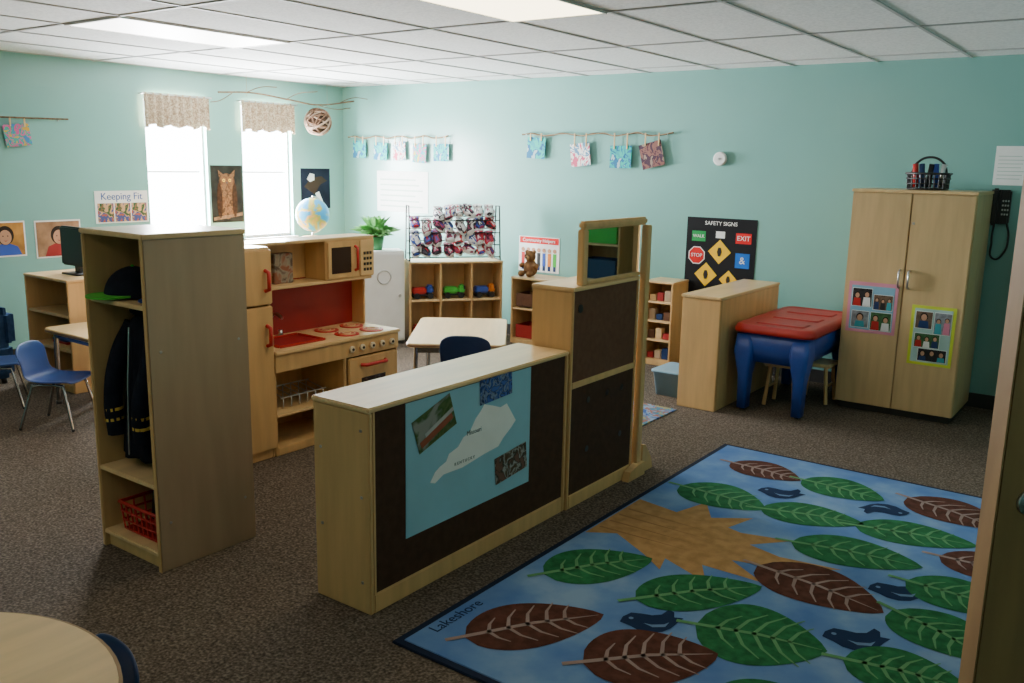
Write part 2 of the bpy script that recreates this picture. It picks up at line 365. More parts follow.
# sink: red basin
SX=(-4.15,-3.92)
box('sink_floor',SX[0],SX[1],3.19,3.50,ct+.0,ct+.004,DRED,k,bev=.001)
for q in [(SX[0]-.015,SX[0],3.175,3.515),(SX[1],SX[1]+.015,3.175,3.515),(SX[0],SX[1],3.175,3.19),(SX[0],SX[1],3.50,3.515)]:
    box('sink_rim',*q,ct,ct+.014,RED,k,bev=.005)
tube('faucet',[(-4.19,3.345,ct),(-4.19,3.345,ct+.12),(-4.15,3.345,ct+.15),(-4.09,3.345,ct+.13)],.010,METAL,k,spline='B')
for yy in (3.28,3.41):
    cyl('tap',(-4.19,yy,ct+.02),.014,.04,METAL,k)
for (xx,yy) in [(-3.95,3.72),(-3.95,3.93),(-4.13,3.72),(-4.13,3.93)]:
    cyl('burner',(xx,yy,ct+.003),.075,.006,RED,k,seg=32)
    for rr in (.025,.05):
        tube('burner_ring',[(xx+rr*math.cos(q),yy+rr*math.sin(q),ct+.007) for q in [j*math.pi/12 for j in range(24)]],.003,WOODH,k,cyclic=True)
# hutch
hx=-4.06
box('hutch_red_back',xb,xb+.012,y0,y1,ct,.93,DRED,k,bev=0);box('hutch_wood_back',xb,xb+.012,y0,y1,.93,1.16,WOOD,k,bev=0)
box('hutch_side_l',xb,hx,y0+.001,y0+.018,ct,1.16,WOOD,k);box('hutch_side_r',xb,hx-.08,y1-.018,y1,ct,1.16,WOOD,k)
box('hutch_top',xb,hx,y0,y1,1.16,1.178,WOODH,k);box('hutch_shelf',xb,hx,y0+.018,y1-.018,.905,.923,WOODH,k)
box('microwave_body',xb+.012,hx,3.66,y1,.923,1.16,WOOD,k);box('microwave_door',hx,hx+.012,3.67,3.93,.93,1.155,WOOD,k)
box('microwave_panel',hx,hx+.012,3.94,y1-.01,.93,1.155,WOODH,k)
for i in range(4):
    for j in range(3):
        box('button',hx+.012,hx+.016,3.965+.026*j,3.983+.026*j,.96+.034*i,.978+.034*i,BLACK,k,bev=.001)
tube('microwave_handle',[(hx+.012,3.895,1.12),(hx+.035,3.895,1.11),(hx+.035,3.895,.98),(hx+.012,3.895,.97)],.009,RED,k)
box('microwave_window',hx+.011,hx+.014,3.70,3.86,.96,1.12,mat('oven_window',(.03,.015,.01),.2),k,bev=.001)
# dish rack under sink
dp=grp('toy_dish_rack')
for i in range(6):
    tube('wire_%d'%i,[(-4.1,3.22+.06*i,.24),(-4.1,3.22+.06*i,.33),(-3.95,3.22+.06*i,.30),(-3.95,3.22+.06*i,.24)],.004,METAL,dp)
tube('rail',[(-3.95,3.20,.30),(-3.95,3.54,.30)],.004,METAL,dp);tube('rail_back',[(-4.1,3.20,.33),(-4.1,3.54,.33)],.004,METAL,dp)
cb=grp('toy_cereal_box');box('carton',-4.2,-4.14,3.34,3.48,.924,1.10,art('cereal',[(.20,.12,.08),(.28,.10,.06),(.30,.26,.20),(.12,.08,.06)],14),cb)
# ---------------------------------------------------------------- tall cabinet
tc=grp('teacher_storage_cabinet')
x0,x1,y0,y1,z=-1.735,-.975,6.26,6.86,1.52
CW=mat('cabinet_birch',(.56,.38,.19),.40,.08,3,stretch=(6,6,.7))
box('carcass',x0,x1,y0+.02,y1,.05,z-.02,CW,tc);box('kick',x0+.02,x1-.02,y0+.05,y1,0,.05,BASE,tc)
box('top',x0-.006,x1+.006,y0-.004,y1,z-.02,z,WOODH,tc)
xm=(x0+x1)/2
box('door_left',x0+.004,xm-.003,y0,y0+.02,.055,z-.024,CW,tc);box('door_right',xm+.003,x1-.004,y0,y0+.02,.055,z-.024,CW,tc)
for s in(-1,1):
    tube('pull',[(xm+s*.03,y0,1.0),(xm+s*.03,y0-.03,.99),(xm+s*.03,y0-.03,.89),(xm+s*.03,y0,.88)],.006,METAL,tc)
box('lock',xm+.015,xm+.03,y0-.004,y0,1.3,1.315,METAL,tc,bev=.001)
# snapshots of people mounted on coloured paper
PBG=[mat('photo_dark',(.03,.028,.03),.6,.3,30),mat('photo_brown',(.14,.09,.06),.6,.3,30),mat('photo_grey',(.22,.23,.25),.6,.3,30),mat('photo_green',(.05,.12,.05),.6,.3,30)]
SH=[RED,mat('shirt_white',(.7,.7,.7),.6),NAVY,BLACK,mat('shirt_teal',(.05,.3,.35),.6),mat('shirt_pink',(.6,.2,.3),.6)]
def snapshot(g,xa,za,w_,h_,Y,i,n=2):
    box('photo_border',xa-.003,xa+w_+.003,Y-.0045,Y-.0036,za-.003,za+h_+.003,PAPER,g,bev=0)
    box('photo',xa,xa+w_,Y-.0058,Y-.0046,za,za+h_,PBG[i%4],g,bev=0)
    for j in range(n):
        cx=xa+w_*(j+.5)/n;r=min(w_/n*.26,h_*.19);cz=za+h_*(.60+.06*((i+j)%2))
        E=lambda rx,rz,dz,e:[(cx+rx*math.cos(q),Y-e,cz+dz+rz*math.sin(q)) for q in [k*math.pi/7 for k in range(14)]]
        poly('shirt',[(cx-r*1.6,Y-.0062,za+.001),(cx+r*1.6,Y-.0062,za+.001),(cx+r*1.3,Y-.0062,cz-r*1.1),(cx-r*1.3,Y-.0062,cz-r*1.1)],SH[(i*2+j)%6],g)
        poly('hair',E(r*1.15,r*1.25,r*.25,.0066),HAIR,g);poly('face',E(r*.85,r*1.05,0,.0070),SKIN,g)
g=grp('pink_photo_poster');Y=y0-.001
PK=mat('pink_paper',(.65,.26,.35),.6)
box('backing',-1.70,-1.38,Y-.003,Y,.555,.90,PK,g,bev=0);box('backing_lower',-1.68,-1.40,Y-.0034,Y-.003,.575,.875,mat('blue_paper',(.22,.42,.55),.6),g,bev=0)
for i,(xa,za,w_,h_,n_) in enumerate([(-1.67,.735,.125,.12,2),(-1.53,.72,.12,.10,3),(-1.665,.59,.11,.11,1),(-1.54,.58,.13,.12,2)]):snapshot(g,xa,za,w_,h_,Y,i,n_)
g=grp('yellow_photo_poster')
box('backing',-1.285,-1.015,Y-.003,Y,.385,.78,mat('limepaper',(.55,.62,.06),.6),g,bev=0)
box('inner',-1.265,-1.035,Y-.0035,Y-.003,.405,.76,mat('mintpaper',(.35,.50,.48),.6),g,bev=0)
for i,(xa,za,w_,h_,n_) in enumerate([(-1.255,.63,.10,.11,1),(-1.14,.60,.10,.14,2),(-1.25,.505,.15,.09,3),(-1.22,.415,.17,.08,3)]):snapshot(g,xa,za,w_,h_,Y,i+1,n_)
basket('black_wire_basket',(-1.33,6.55,1.521),.22,.18,.11,BLACK,handle=True,items=[RED,NAVY,BLACK,BLUE,METAL])
# paper & phone on wall
g=grp('wall_phone');Y=YB
box('base',-1.00,-.87,Y-.05,Y,1.30,1.53,BLACK,g,bev=.01);box('handset',-.985,-.93,Y-.09,Y-.05,1.29,1.54,BLACK,g,bev=.015)
for i in range(4):
    for j in range(3):box('key',-.918+.016*j,-.908+.016*j,Y-.054,Y-.049,1.36+.03*i,1.372+.03*i,METAL,g,bev=.001)
tube('cord',[(-.95,Y-.07,1.30),(-.955,Y-.05,1.18),(-.93,Y-.03,1.06),(-.88,Y-.03,1.10),(-.86,Y-.03,1.22),(-.88,Y-.03,1.31)],.007,BLACK,g,spline='B')
g=grp('wall_notice');box('paper',-1.0,-.79,YB-.003,YB,1.56,1.82,PAPER,g,bev=0)
for i in range(7):box('line',-.98,-.82+.01*(i%3)-.02,YB-.0045,YB-.003,1.60+.025*i,1.605+.025*i,mat('ink_pale',(.45,.55,.5),.6),g,bev=0)
# ---------------------------------------------------------------- low wood partition right
g=grp('wooden_play_shelf')
x0,x1,y0,y1,z=-2.61,-2.33,5.57,6.67,.79
box('near_end',x0,x1,y0,y0+.02,0,z-.02,WOOD,g);box('far_end',x0,x1,y1-.02,y1,0,z-.02,WOOD,g);box('top',x0-.008,x1+.006,y0-.01,y1,z-.02,z,WOODH,g)
box('back',x1-.018,x1,y0+.02,y1-.02,0,z-.02,WOOD,g);box('base',x0,x1-.018,y0+.02,y1-.02,0,.06,WOOD,g);box('shelf',x0,x1-.018,y0+.02,y1-.02,.4,.418,WOOD,g)
# ---------------------------------------------------------------- sand & water table
def rrect(cx,cy,w,dp,r,z,n=6):
    P=[]
    for (sx,sy,a0) in [(1,1,0),(-1,1,90),(-1,-1,180),(1,-1,270)]:
        for i in range(n+1):
            a_=math.radians(a0+90*i/n);P.append((cx+sx*(w/2-r)+r*math.cos(a_),cy+sy*(dp/2-r)+r*math.sin(a_),z))
    return P
def loftrings(name,rings,m,parent,cap=True):
    vs=[v for r in rings for v in r];n=len(rings[0]);fs=[]
    for j in range(len(rings)-1):
        for i in range(n):fs.append((j*n+i,j*n+(i+1)%n,(j+1)*n+(i+1)%n,(j+1)*n+i))
    if cap:fs.append(tuple(range(n-1,-1,-1)));fs.append(tuple((len(rings)-1)*n+i for i in range(n)))
    me=bpy.data.meshes.new(name);me.from_pydata(vs,[],fs);me.update();o=newobj(name,me,m,parent)
    for f in me.polygons:f.use_smooth=len(f.vertices)<=4
    return o
s=grp('sand_and_water_table',(-2.02,6.22,0))
W_,D_=.50,1.02
loftrings('basin',[rrect(0,0,W_-.12,D_-.12,.06,.35),rrect(0,0,W_-.04,D_-.04,.08,.42),rrect(0,0,W_,D_,.08,.555)],BLUE,s)
loftrings('lid',[rrect(0,0,W_+.05,D_+.05,.09,.556),rrect(0,0,W_+.06,D_+.06,.1,.575),rrect(0,0,W_+.03,D_+.03,.09,.605),rrect(0,0,W_-.03,D_-.03,.07,.612),rrect(0,0,W_-.06,D_-.06,.06,.604)],RED,s)
for i in range(3):
    loftrings('lid_rib',[rrect(0,-.3+.3*i,W_-.16,.18,.03,.603),rrect(0,-.3+.3*i,W_-.19,.15,.03,.612)],RED,s)
for sx in(-1,1):
    for sy in(-1,1):
        cx_,cy_=sx*(W_/2-.06),sy*(D_/2-.07)
        loftrings('leg',[rrect(cx_-.0*sx,cy_,.065,.10,.02,.02),rrect(cx_,cy_,.075,.12,.025,.25),rrect(cx_,cy_,.13,.18,.03,.42),rrect(cx_,cy_,.115,.135,.03,.54)],BLUE,s)
        cyl('caster',(cx_,cy_,.016),.016,.03,BLACK,s,rot=(0,math.pi/2,0),seg=16)
def stool(name,loc,w,dp,hh):
    g=grp(name,loc)
    box('seat',-w/2,w/2,-dp/2,dp/2,hh-.025,hh,WOODH,g,bev=.008)
    for sx in(-1,1):
        for sy in(-1,1):
            tube('leg',[(sx*(w/2-.04),sy*(dp/2-.04),hh-.02),(sx*(w/2-.015),sy*(dp/2-.02),0.013)],.013,WOOD,g)
    for sx in(-1,1):tube('stretcher',[(sx*(w/2-.03),-(dp/2-.03),hh*.45),(sx*(w/2-.03),(dp/2-.03),hh*.45)],.009,WOOD,g)
stool('wooden_stool',(-2.02,6.05,0),.24,.24,.32);stool('wooden_stool',(-1.885,6.33,0),.24,.24,.30)
# ---------------------------------------------------------------- rug
rug=grp('leaf_pattern_rug')
m,nt,b=nodes('rug_blue');noise_col(nt,b,(.075,.155,.36),(.20,.30,.45),3.2,detail=8,lo=.35,hi=.65,c3=(.118,.212,.40));b.inputs['Roughness'].default_value=.95;b.inputs['Specular IOR Level'].default_value=.1
RX0,RX1,RY0,RY1=-1.98,.36,2.05,4.93
box('pile',RX0+.03,RX1-.03,RY0+.03,RY1-.03,0,.012,m,rug,bev=.002)
box('binding',RX0,RX1,RY0,RY1,0,.009,mat('rug_binding',(.012,.018,.04),.9),rug,bev=.003)
LG=mat('rug_green',(.018,.12,.045),.95,.25,25);LBR=mat('rug_brown',(.078,.029,.020),.95,.25,25)
VG=mat('rug_vein_green',(.10,.25,.11),.95);VB=mat('rug_vein_brown',(.27,.19,.17),.95);LBD=mat('rug_navy',(.012,.026,.070),.95)
def leaf(x,y,L,w,deg,kind,i):
    a_=math.radians(deg);z=.0135+.0004*(i%3);w*=1.1;L*=1.03
    def T(u,v,zz=z):return (x+u*math.cos(a_)-v*math.sin(a_),y+u*math.sin(a_)+v*math.cos(a_),zz)
    up=[];dn=[]
    for j in range(21):
        t=j/20;u=-L/2+L*t;hw=w/2*(math.sin(math.pi*min(1,t**.8)))**.7*(1-.12*t) if 0<t<1 else 0
        cv=.02*math.sin(math.pi*t)
        up.append(T(u,hw+cv));dn.append(T(u,-hw+cv))
    poly('leaf_%d'%i,up+dn[-2:0:-1],LG if kind=='g' else LBR,rug)
    P=[];zz=z+.0012;cv=.02
    P.append([T(-L/2-.07,-.006,zz),T(-L/2-.07,.014,zz),T(0,.009+cv,zz),T(L*.46,.001,zz),T(L*.46,-.001,zz),T(0,-.009+cv,zz)])
    for q,tt in enumerate((-.33,-.19,-.05,.09,.22)):
        ln=w*.37*(1-.25*abs(tt))*(.78 if q in(0,4) else 1)
        for sg in(1,-1):
            u=tt*L;c0=cv*math.cos(tt*math.pi);um=u+ln*.22
            P.append([T(u-.008,c0,zz),T(u+.008,c0,zz),T(um+.006,c0+sg*ln*.55,zz),T(u+ln*.60+.002,c0+sg*ln*.98,zz),T(u+ln*.60-.002,c0+sg*ln,zz),T(um-.006,c0+sg*ln*.57,zz)])
    multi('veins_%d'%i,P,VG if kind=='g' else VB,rug)
LV=[(-1.71,3.00,.48,.30,56,'g'),(-1.63,4.06,.46,.33,-5,'g'),(-1.28,3.04,.52,.28,50,'g'),(-1.64,2.44,.52,.30,56,'b'),(-1.18,4.56,.42,.30,-5,'g'),(-1.60,4.58,.40,.27,-6,'b'),(-1.19,4.10,.46,.28,15,'g'),(-.93,3.37,.52,.34,-10,'b'),(-.90,3.79,.52,.31,10,'g'),(-.74,4.17,.5,.28,12,'g'),(-.66,4.58,.46,.33,-20,'b'),(-1.21,2.50,.46,.34,45,'b'),(-.97,2.86,.44,.42,15,'g'),(-.45,3.64,.42,.3,-5,'g'),(-.46,3.28,.40,.30,-25,'g'),(-.40,4.00,.40,.28,0,'b'),(-.50,2.93,.38,.28,10,'g'),(-.75,2.45,.45,.34,30,'g'),(-.2,4.5,.45,.3,-10,'g'),(.05,3.9,.40,.3,20,'g'),(.08,3.3,.38,.3,-20,'b'),(-.1,2.7,.40,.30,30,'b'),(-.35,2.4,.4,.28,0,'b')]
for i,q in enumerate(LV):leaf(*q,i)
def bird(x,y,deg,i):
    a_=math.radians(deg);K=.92
    pts=[(-.12,.005),(-.10,.045),(-.06,.075),(-.02,.065),(.02,.05),(.06,.055),(.10,.095),(.115,.07),(.105,.03),(.14,.02),(.105,-.015),(.07,-.055),(.03,-.08),(-.02,-.085),(-.06,-.065),(-.085,-.03)]
    T=lambda u,v,z:(x+K*(u*math.cos(a_)-v*math.sin(a_)),y+K*(u*math.sin(a_)+v*math.cos(a_)),z)
    poly('bird_%d'%i,[T(u,v,.0136) for u,v in pts],LBD,rug)
    multi('bird_wing_%d'%i,[[T(u,v,.0143) for u,v in [(-.03,-.01),(.0,-.045),(.05,-.045),(.075,-.01),(.05,-.025),(.0,-.025)]],[T(-.07+.010*math.cos(q),.03+.010*math.sin(q),.0143) for q in [j*math.pi/5 for j in range(10)]]],mat('rug_pale_blue',(.12,.20,.34),.95),rug)
for i,q in enumerate([(-1.33,2.72,40),(-.70,3.06,30),(-1.42,4.31,20),(-.67,3.54,30),(-.93,4.42,200),(-.4,4.78,30)]):bird(*q,i)
TAN=mat('rug_tan',(.36,.205,.085),.95,.15,20)
trunk=[(-1.94,3.26),(-1.82,3.34),(-1.62,3.22),(-1.50,3.13),(-1.53,3.24),(-1.30,3.14),(-1.38,3.28),(-1.12,3.28),(-1.30,3.40),(-1.08,3.46),(-.90,3.60),(-1.15,3.56),(-1.30,3.60),(-1.16,3.76),(-1.38,3.70),(-1.45,3.72),(-1.40,3.90),(-1.56,3.78),(-1.66,3.95),(-1.72,3.74),(-1.94,3.78)]
poly('tree_trunk',[(u,v,.0132) for u,v in trunk],TAN,rug)
multi('trunk_grain',[[(-1.92,y_-.008,.0139),(-1.92,y_+.008,.0139),(-1.45,y_*.9+.35,.0139)] for y_ in (3.36,3.45,3.54,3.63)],mat('rug_tan_dark',(.26,.14,.06),.95),rug)
text('maker_label','Lakeshore',(-1.91,2.32,.0125),.065,LBD,rug,(0,0,math.radians(90)),.0004)
# ---------------------------------------------------------------- furniture: chairs and tables
def chair(name,loc,rz,m,sh=.30,bh=.56,w=.32):
    g=grp(name,loc,rz)   # faces -Y local, back at +Y
    prof=[(-.155,sh-.018,.92),(-.145,sh,.96),(-.05,sh-.008,1),(.05,sh-.008,1),(.115,sh+.008,.98),(.145,sh+.06,.9),(.155,sh+.12,.92),(.170,bh-.06,1.0),(.180,bh,.86)]
    N=9;vs=[];fs=[]
    for (y,zz,k_) in prof:
        for i in range(N):
            u=-1+2*i/(N-1);vs.append((u*w/2*k_,y-.02*abs(u)**2*(1 if zz>sh+.05 else 0),zz+.015*abs(u)**3*(1 if zz<sh+.03 else 0)-(.03*abs(u)**4 if zz==bh else 0)))
    for j in range(len(prof)-1):
        for i in range(N-1):fs.append((j*N+i,j*N+i+1,(j+1)*N+i+1,(j+1)*N+i))
    me=bpy.data.meshes.new('shell');me.from_pydata(vs,[],fs);o=newobj('shell',me,m,g,True)
    sm=o.modifiers.new('s','SOLIDIFY');sm.thickness=.012;ss=o.modifiers.new('u','SUBSURF');ss.levels=ss.render_levels=2
    for sx in(-1,1):
        tube('leg_front',[(sx*.12,-.03,sh-.022),(sx*.13,-.10,sh-.03),(sx*.16,-.155,.01)],.009,CHROME,g)
        tube('leg_back',[(sx*.12,.03,sh-.022),(sx*.13,.09,sh-.03),(sx*.16,.165,.01)],.009,CHROME,g)
        tube('side_rail',[(sx*.12,-.10,sh-.025),(sx*.12,.10,sh-.025)],.008,CHROME,g)
        for yy in(-.155,.165):sph('glide',(sx*.16,yy,.011),.011,BLACK,g,seg=10)
    return g
def rtable(name,loc,r,hh,edge):
    g=grp(name,loc)
    cyl('top',(0,0,hh-.012),r,.024,WOODH,g,seg=64,bev=.004);cyl('edge_band',(0,0,hh-.013),r+.005,.019,edge,g,seg=64)
    for i in range(4):
        a_=math.pi/4+i*math.pi/2
        tube('leg_%d'%i,[(r*.7*math.cos(a_),r*.7*math.sin(a_),hh-.03),(r*.72*math.cos(a_),r*.72*math.sin(a_),.02)],.018,CHROME,g)
        cyl('foot_%d'%i,(r*.72*math.cos(a_),r*.72*math.sin(a_),.012),.022,.024,BLACK,g)
    tube('apron',[(r*.72*math.cos(q),r*.72*math.sin(q),hh-.04) for q in [j*math.pi/12 for j in range(24)]],.012,CHROME,g,cyclic=True)
    return g
def qtable(name,loc,rz,w,dp,hh):
    g=grp(name,loc,rz)
    loftrings('top',[rrect(0,0,w-.006,dp-.006,.05,hh-.026),rrect(0,0,w,dp,.053,hh-.022),rrect(0,0,w,dp,.053,hh-.004),rrect(0,0,w-.008,dp-.008,.05,hh)],WOODH,g)
    loftrings('edge_band',[rrect(0,0,w+.004,dp+.004,.055,hh-.021),rrect(0,0,w+.004,dp+.004,.055,hh-.006)],EDGE,g)
    box('apron',-w/2+.05,w/2-.05,-dp/2+.05,dp/2-.05,hh-.07,hh-.027,CHROME,g)
    for sx in(-1,1):
        for sy in(-1,1):
            tube('leg',[(sx*(w/2-.06),sy*(dp/2-.06),hh-.03),(sx*(w/2-.05),sy*(dp/2-.05),.02)],.016,CHROME,g);cyl('foot',(sx*(w/2-.05),sy*(dp/2-.05),.011),.02,.022,BLACK,g)
    return g
rtable('round_activity_table',(-1.90,.50,0),.465,.55,EDGE)
chair('toddler_chair',(-1.955,.875,0),-.08,NAVY,sh=.27,bh=.475,w=.28)
qtable('rectangular_play_table',(-3.86,4.70,0),math.radians(36),.64,1.0,.50)
chair('toddler_chair',(-3.36,4.17,0),math.radians(212),NAVY,sh=.33,bh=.64)
qtable('rectangular_play_table',(-5.45,3.14,0),0,.90,.60,.52)
chair('toddler_chair',(-5.38,2.66,0),math.radians(125),CBLUE,sh=.30,bh=.52)
chair('toddler_chair',(-6.10,2.62,0),math.radians(150),CBLUE,sh=.30,bh=.52)
# cabinet at left
def shelf_unit(name,loc,rz,w,dp,hh,cols=2,rows=2,m=WOOD,mt=WOODH):
    g=grp(name,loc,rz)  # origin front-left-bottom, front faces -Y local, extends +X,+Y
    T=.018
    box('side_l',0,T,0,dp,0,hh-T,m,g);box('side_r',w-T,w,0,dp,0,hh-T,m,g);box('top',-.004,w+.004,-.004,dp,hh-T,hh,mt,g)
    box('back',T,w-T,dp-.01,dp,0,hh-T,m,g,bev=0);box('base',T,w-T,0,dp-.01,0,.05,m,g)
    for i in range(1,cols):box('divider_%d'%i,w*i/cols-T/2,w*i/cols+T/2,.005,dp-.01,.05,hh-T,m,g)
    for j in range(1,rows):
        zz=.05+(hh-T-.05)*j/rows
        for i in range(cols):
            box('shelf_%d_%d'%(j,i),w*i/cols+T/2+.0005 if i else T,w*(i+1)/cols-T/2-.0005 if i<cols-1 else w-T,.005,dp-.01,zz-T/2,zz+T/2,mt,g)
    return g
shelf_unit('wooden_bookcase',(-6.60,3.08,0),0,.60,.42,.80,1,3)
g=grp('computer_monitor',(-6.27,3.30,.80))
box('screen_housing',-.17,.17,-.02,.03,.06,.34,BLACK,g,bev=.01);box('screen',-.15,.15,-.0215,-.019,.08,.32,mat('dark_screen',(.01,.012,.015),.3),g,bev=0)
box('neck',-.03,.03,.0,.03,.01,.07,BLACK,g);box('foot',-.11,.11,-.06,.09,0,.012,BLACK,g)
g=grp('book_stack',(-6.35,3.25,.305))
for i,mm in enumerate([RED,NAVY,YEL,GREEN]):box('book_%d'%i,-.09,.11-.01*i,-.08,.08,.018*i,.018*i+.016,mm,g,bev=.002)
# out-of-view shelf and bins, added by the phone for the mirror to reflect
shelf_unit('mirror_prop_shelf',(-.66,6.60,0),0,.90,.31,1.30,2,4)
def bin_(name,x,y,z,w_,d_,h_,mm):
    g=grp(name,(x,y,z))
    box('floor_panel',-w_,w_,-d_,d_,0,.006,mm,g)
    box('front',-w_,w_,-d_,-d_+.006,.006,h_,mm,g,bev=.002);box('rear',-w_,w_,d_-.006,d_,.006,h_,mm,g,bev=.002)
    box('left',-w_,-w_+.006,-d_+.006,d_-.006,.006,h_,mm,g,bev=.002);box('right',w_-.006,w_,-d_+.006,d_-.006,.006,h_,mm,g,bev=.002)
for j in range(4):
    zz=.05+(1.30-.018-.05)*j/4+(.0095 if j else .001)
    for i in range(2):bin_('mirror_prop_bin',-.44+.45*i,6.74,zz,.17,.11,.17,[BLACK,GREEN,WHITE,BLACK,NAVY,RED,GREEN,BLACK][j*2+i])
# blue armchair
g=grp('blue_armchair',(-6.95,2.64,0));FB=mat('blue_fabric',(.03,.07,.16),.9,.15,30)
box('seat_base',-.32,.32,-.30,.35,.04,.30,FB,g,bev=.04);box('seat_cushion',-.20,.20,-.30,.2,.30,.40,FB,g,bev=.04)
box('backrest',-.34,-.20,-.30,.35,.25,.78,FB,g,bev=.05)
for s_ in(-.36,.26):box('arm',-.30,.32,s_,s_+.12,.25,.55,FB,g,bev=.05)
for sx in(-.28,.26):
    for sy in(-.25,.28):cyl('foot',(sx,sy,.02),.02,.04,BLACK,g)
# toy shelf (diagonal)
ang=math.radians(53)
ts=shelf_unit('toy_storage_shelf',(-5.47,5.93,0),ang,.88,.30,.75,3,2)
# white cabinet beside it
g=grp('white_play_cabinet',(-5.715,5.60,0),ang)
box('body',0,.37,.02,.30,.03,.85,WHITE,g,bev=.006);box('door',.01,.36,0,.02,.05,.83,WHITE,g,bev=.005);box('plinth',.02,.35,.03,.29,0,.03,BASE,g)
tube('ring',[(.18+.06*math.cos(q),-.004,.62+.06*math.sin(q)) for q in [j*math.pi/12 for j in range(24)]],.005,METAL,g,cyclic=True)
cyl('knob',(.32,-.012,.45),.014,.024,METAL,g,rot=(math.pi/2,0,0))
def L2W(loc,rz,p):
    return (loc[0]+p[0]*math.cos(rz)-p[1]*math.sin(rz),loc[1]+p[0]*math.sin(rz)+p[1]*math.cos(rz),loc[2]+p[2])
# rack crowded with small shoes on toy shelf
g=grp('shoe_drying_rack',(-5.47,5.93,.75),ang)
for xx in(.01,.86):
    tube('upright',[(xx,.03,.006),(xx,.25,.006),(xx,.20,.50),(xx,.08,.50)],.007,BLACK,g,cyclic=True)
cols=[(.75,.75,.76),(.50,.03,.04),(.04,.08,.32),(.75,.72,.70),(.06,.05,.06),(.7,.7,.68),(.02,.02,.03),(.30,.05,.10)]
for r_ in range(4):
    zz=.035+.112*r_
    tube('rail_%d'%r_,[(.01,.05,zz),(.86,.05,zz)],.005,BLACK,g);tube('railb_%d'%r_,[(.01,.18,zz+.03),(.86,.18,zz+.03)],.005,BLACK,g)
    for q in range(8):
        if (r_==3 and q in(0,1)):continue
        cc=random.sample(cols,4);mm=art('shoe%d_%d'%(r_,q),cc,11,.6,'CONSTANT')
        px=.075+.10*q+random.uniform(-.02,.02);dz=random.uniform(0,.03);yw=random.uniform(-.7,.7);pit=random.uniform(.1,.9)
        o=sph('shoe_body_%d_%d'%(r_,q),(px,.07,zz+.05+dz),.057,mm,g,sc=(.85,1.55,.72),seg=16);o.rotation_euler=(pit,0,yw)
        o=cyl('shoe_collar_%d_%d'%(r_,q),(px,.105,zz+.085+dz),.036,.06,mm,g,r2=.046,seg=14,rot=(pit*.5,0,yw))
        o=sph('shoe_sole_%d_%d'%(r_,q),(px,.068,zz+.030+dz),.055,mat('shoe_sole',(.6,.6,.58),.6),g,sc=(.86,1.6,.34),seg=14);o.rotation_euler=(pit,0,yw)
# toys on shelf
def truck(name,loc,rz,m,m2,K=1.25):
    g=grp(name,loc,rz);g.scale=(K,K,K)
    box('chassis',-.08,.08,-.035,.035,.022,.035,BLACK,g);box('bed',-.08,.025,-.036,.036,.035,.085,m,g,bev=.01);box('cab',.03,.08,-.034,.034,.035,.10,m2,g,bev=.012)
    box('windshield',.062,.0815,-.026,.026,.065,.09,BLACK,g,bev=.002)
    for xx in(-.05,.05):
        for yy in(-.036,.036):cyl('wheel',(xx,yy,.022),.022,.016,BLACK,g,rot=(math.pi/2,0,0),seg=18)
base=(-5.47,5.93,0)
zs=.05+(.75-.018-.05)/2+.0095
for i,(lx,zz,m1,m2,rr) in enumerate([(.14,zs,RED,BLUE,0.1),(.44,zs,GREEN,GREEN,-.1),(.73,zs,BLUE,ORANGE,.1),(.15,.051,RED,RED,0),(.44,.051,RED,YEL,.1),(.73,.051,RED,ORANGE,-.1)]):
    truck('toy_truck',L2W(base,ang,(lx,.11,zz)),ang+rr,m1,m2)
# green plant on white cabinet
g=grp('potted_plant',L2W((-5.715,5.60,0),ang,(.13,.16,.85)))
cyl('pot',(0,0,.06),.06,.12,mat('green_pot',(.06,.28,.10),.5),g,r2=.08);cyl('soil',(0,0,.118),.07,.01,TWIG,g)
LF=mat('leaf_green',(.18,.50,.16),.5,.3,12)
for i in range(70):
    a_=i*2.4;el=.25+1.2*((i*7)%10)/10;L=.18+.10*((i*3)%5)/5
    d_=Vector((math.cos(a_)*math.cos(el),math.sin(a_)*math.cos(el),math.sin(el)));sd=Vector((-math.sin(a_),math.cos(a_),0))*.040
    p0=Vector((0,0,.12));p1=p0+d_*L*.55+Vector((0,0,.02));p2=p0+d_*L-Vector((0,0,.03))
    multi('leaf_%d'%i,[[tuple(p0),tuple(p1-sd),tuple(p2),tuple(p1+sd)]],LF,g)
# shelf below windows + globe
shelf_unit('window_bookcase',(-6.40,4.95,0),math.pi/2,1.35,.40,.90,3,2)
g=grp('world_globe',(-6.60,5.80,.90))
GLB=art('globe_map',[(.03,.25,.50),(.03,.28,.55),(.04,.30,.55),(.35,.38,.08),(.60,.36,.10),(.04,.28,.52)],5,.4)
cyl('base',(0,0,.01),.10,.02,WOOD,g);cyl('stem',(0,0,.035),.012,.04,METAL,g)
sph('ball',(0,0,.225),.16,GLB,g,seg=40)
tube('meridian',[(0,.172*math.sin(q),.225-.172*math.cos(q)) for q in [j*math.pi/16 for j in range(17)]],.006,METAL,g)
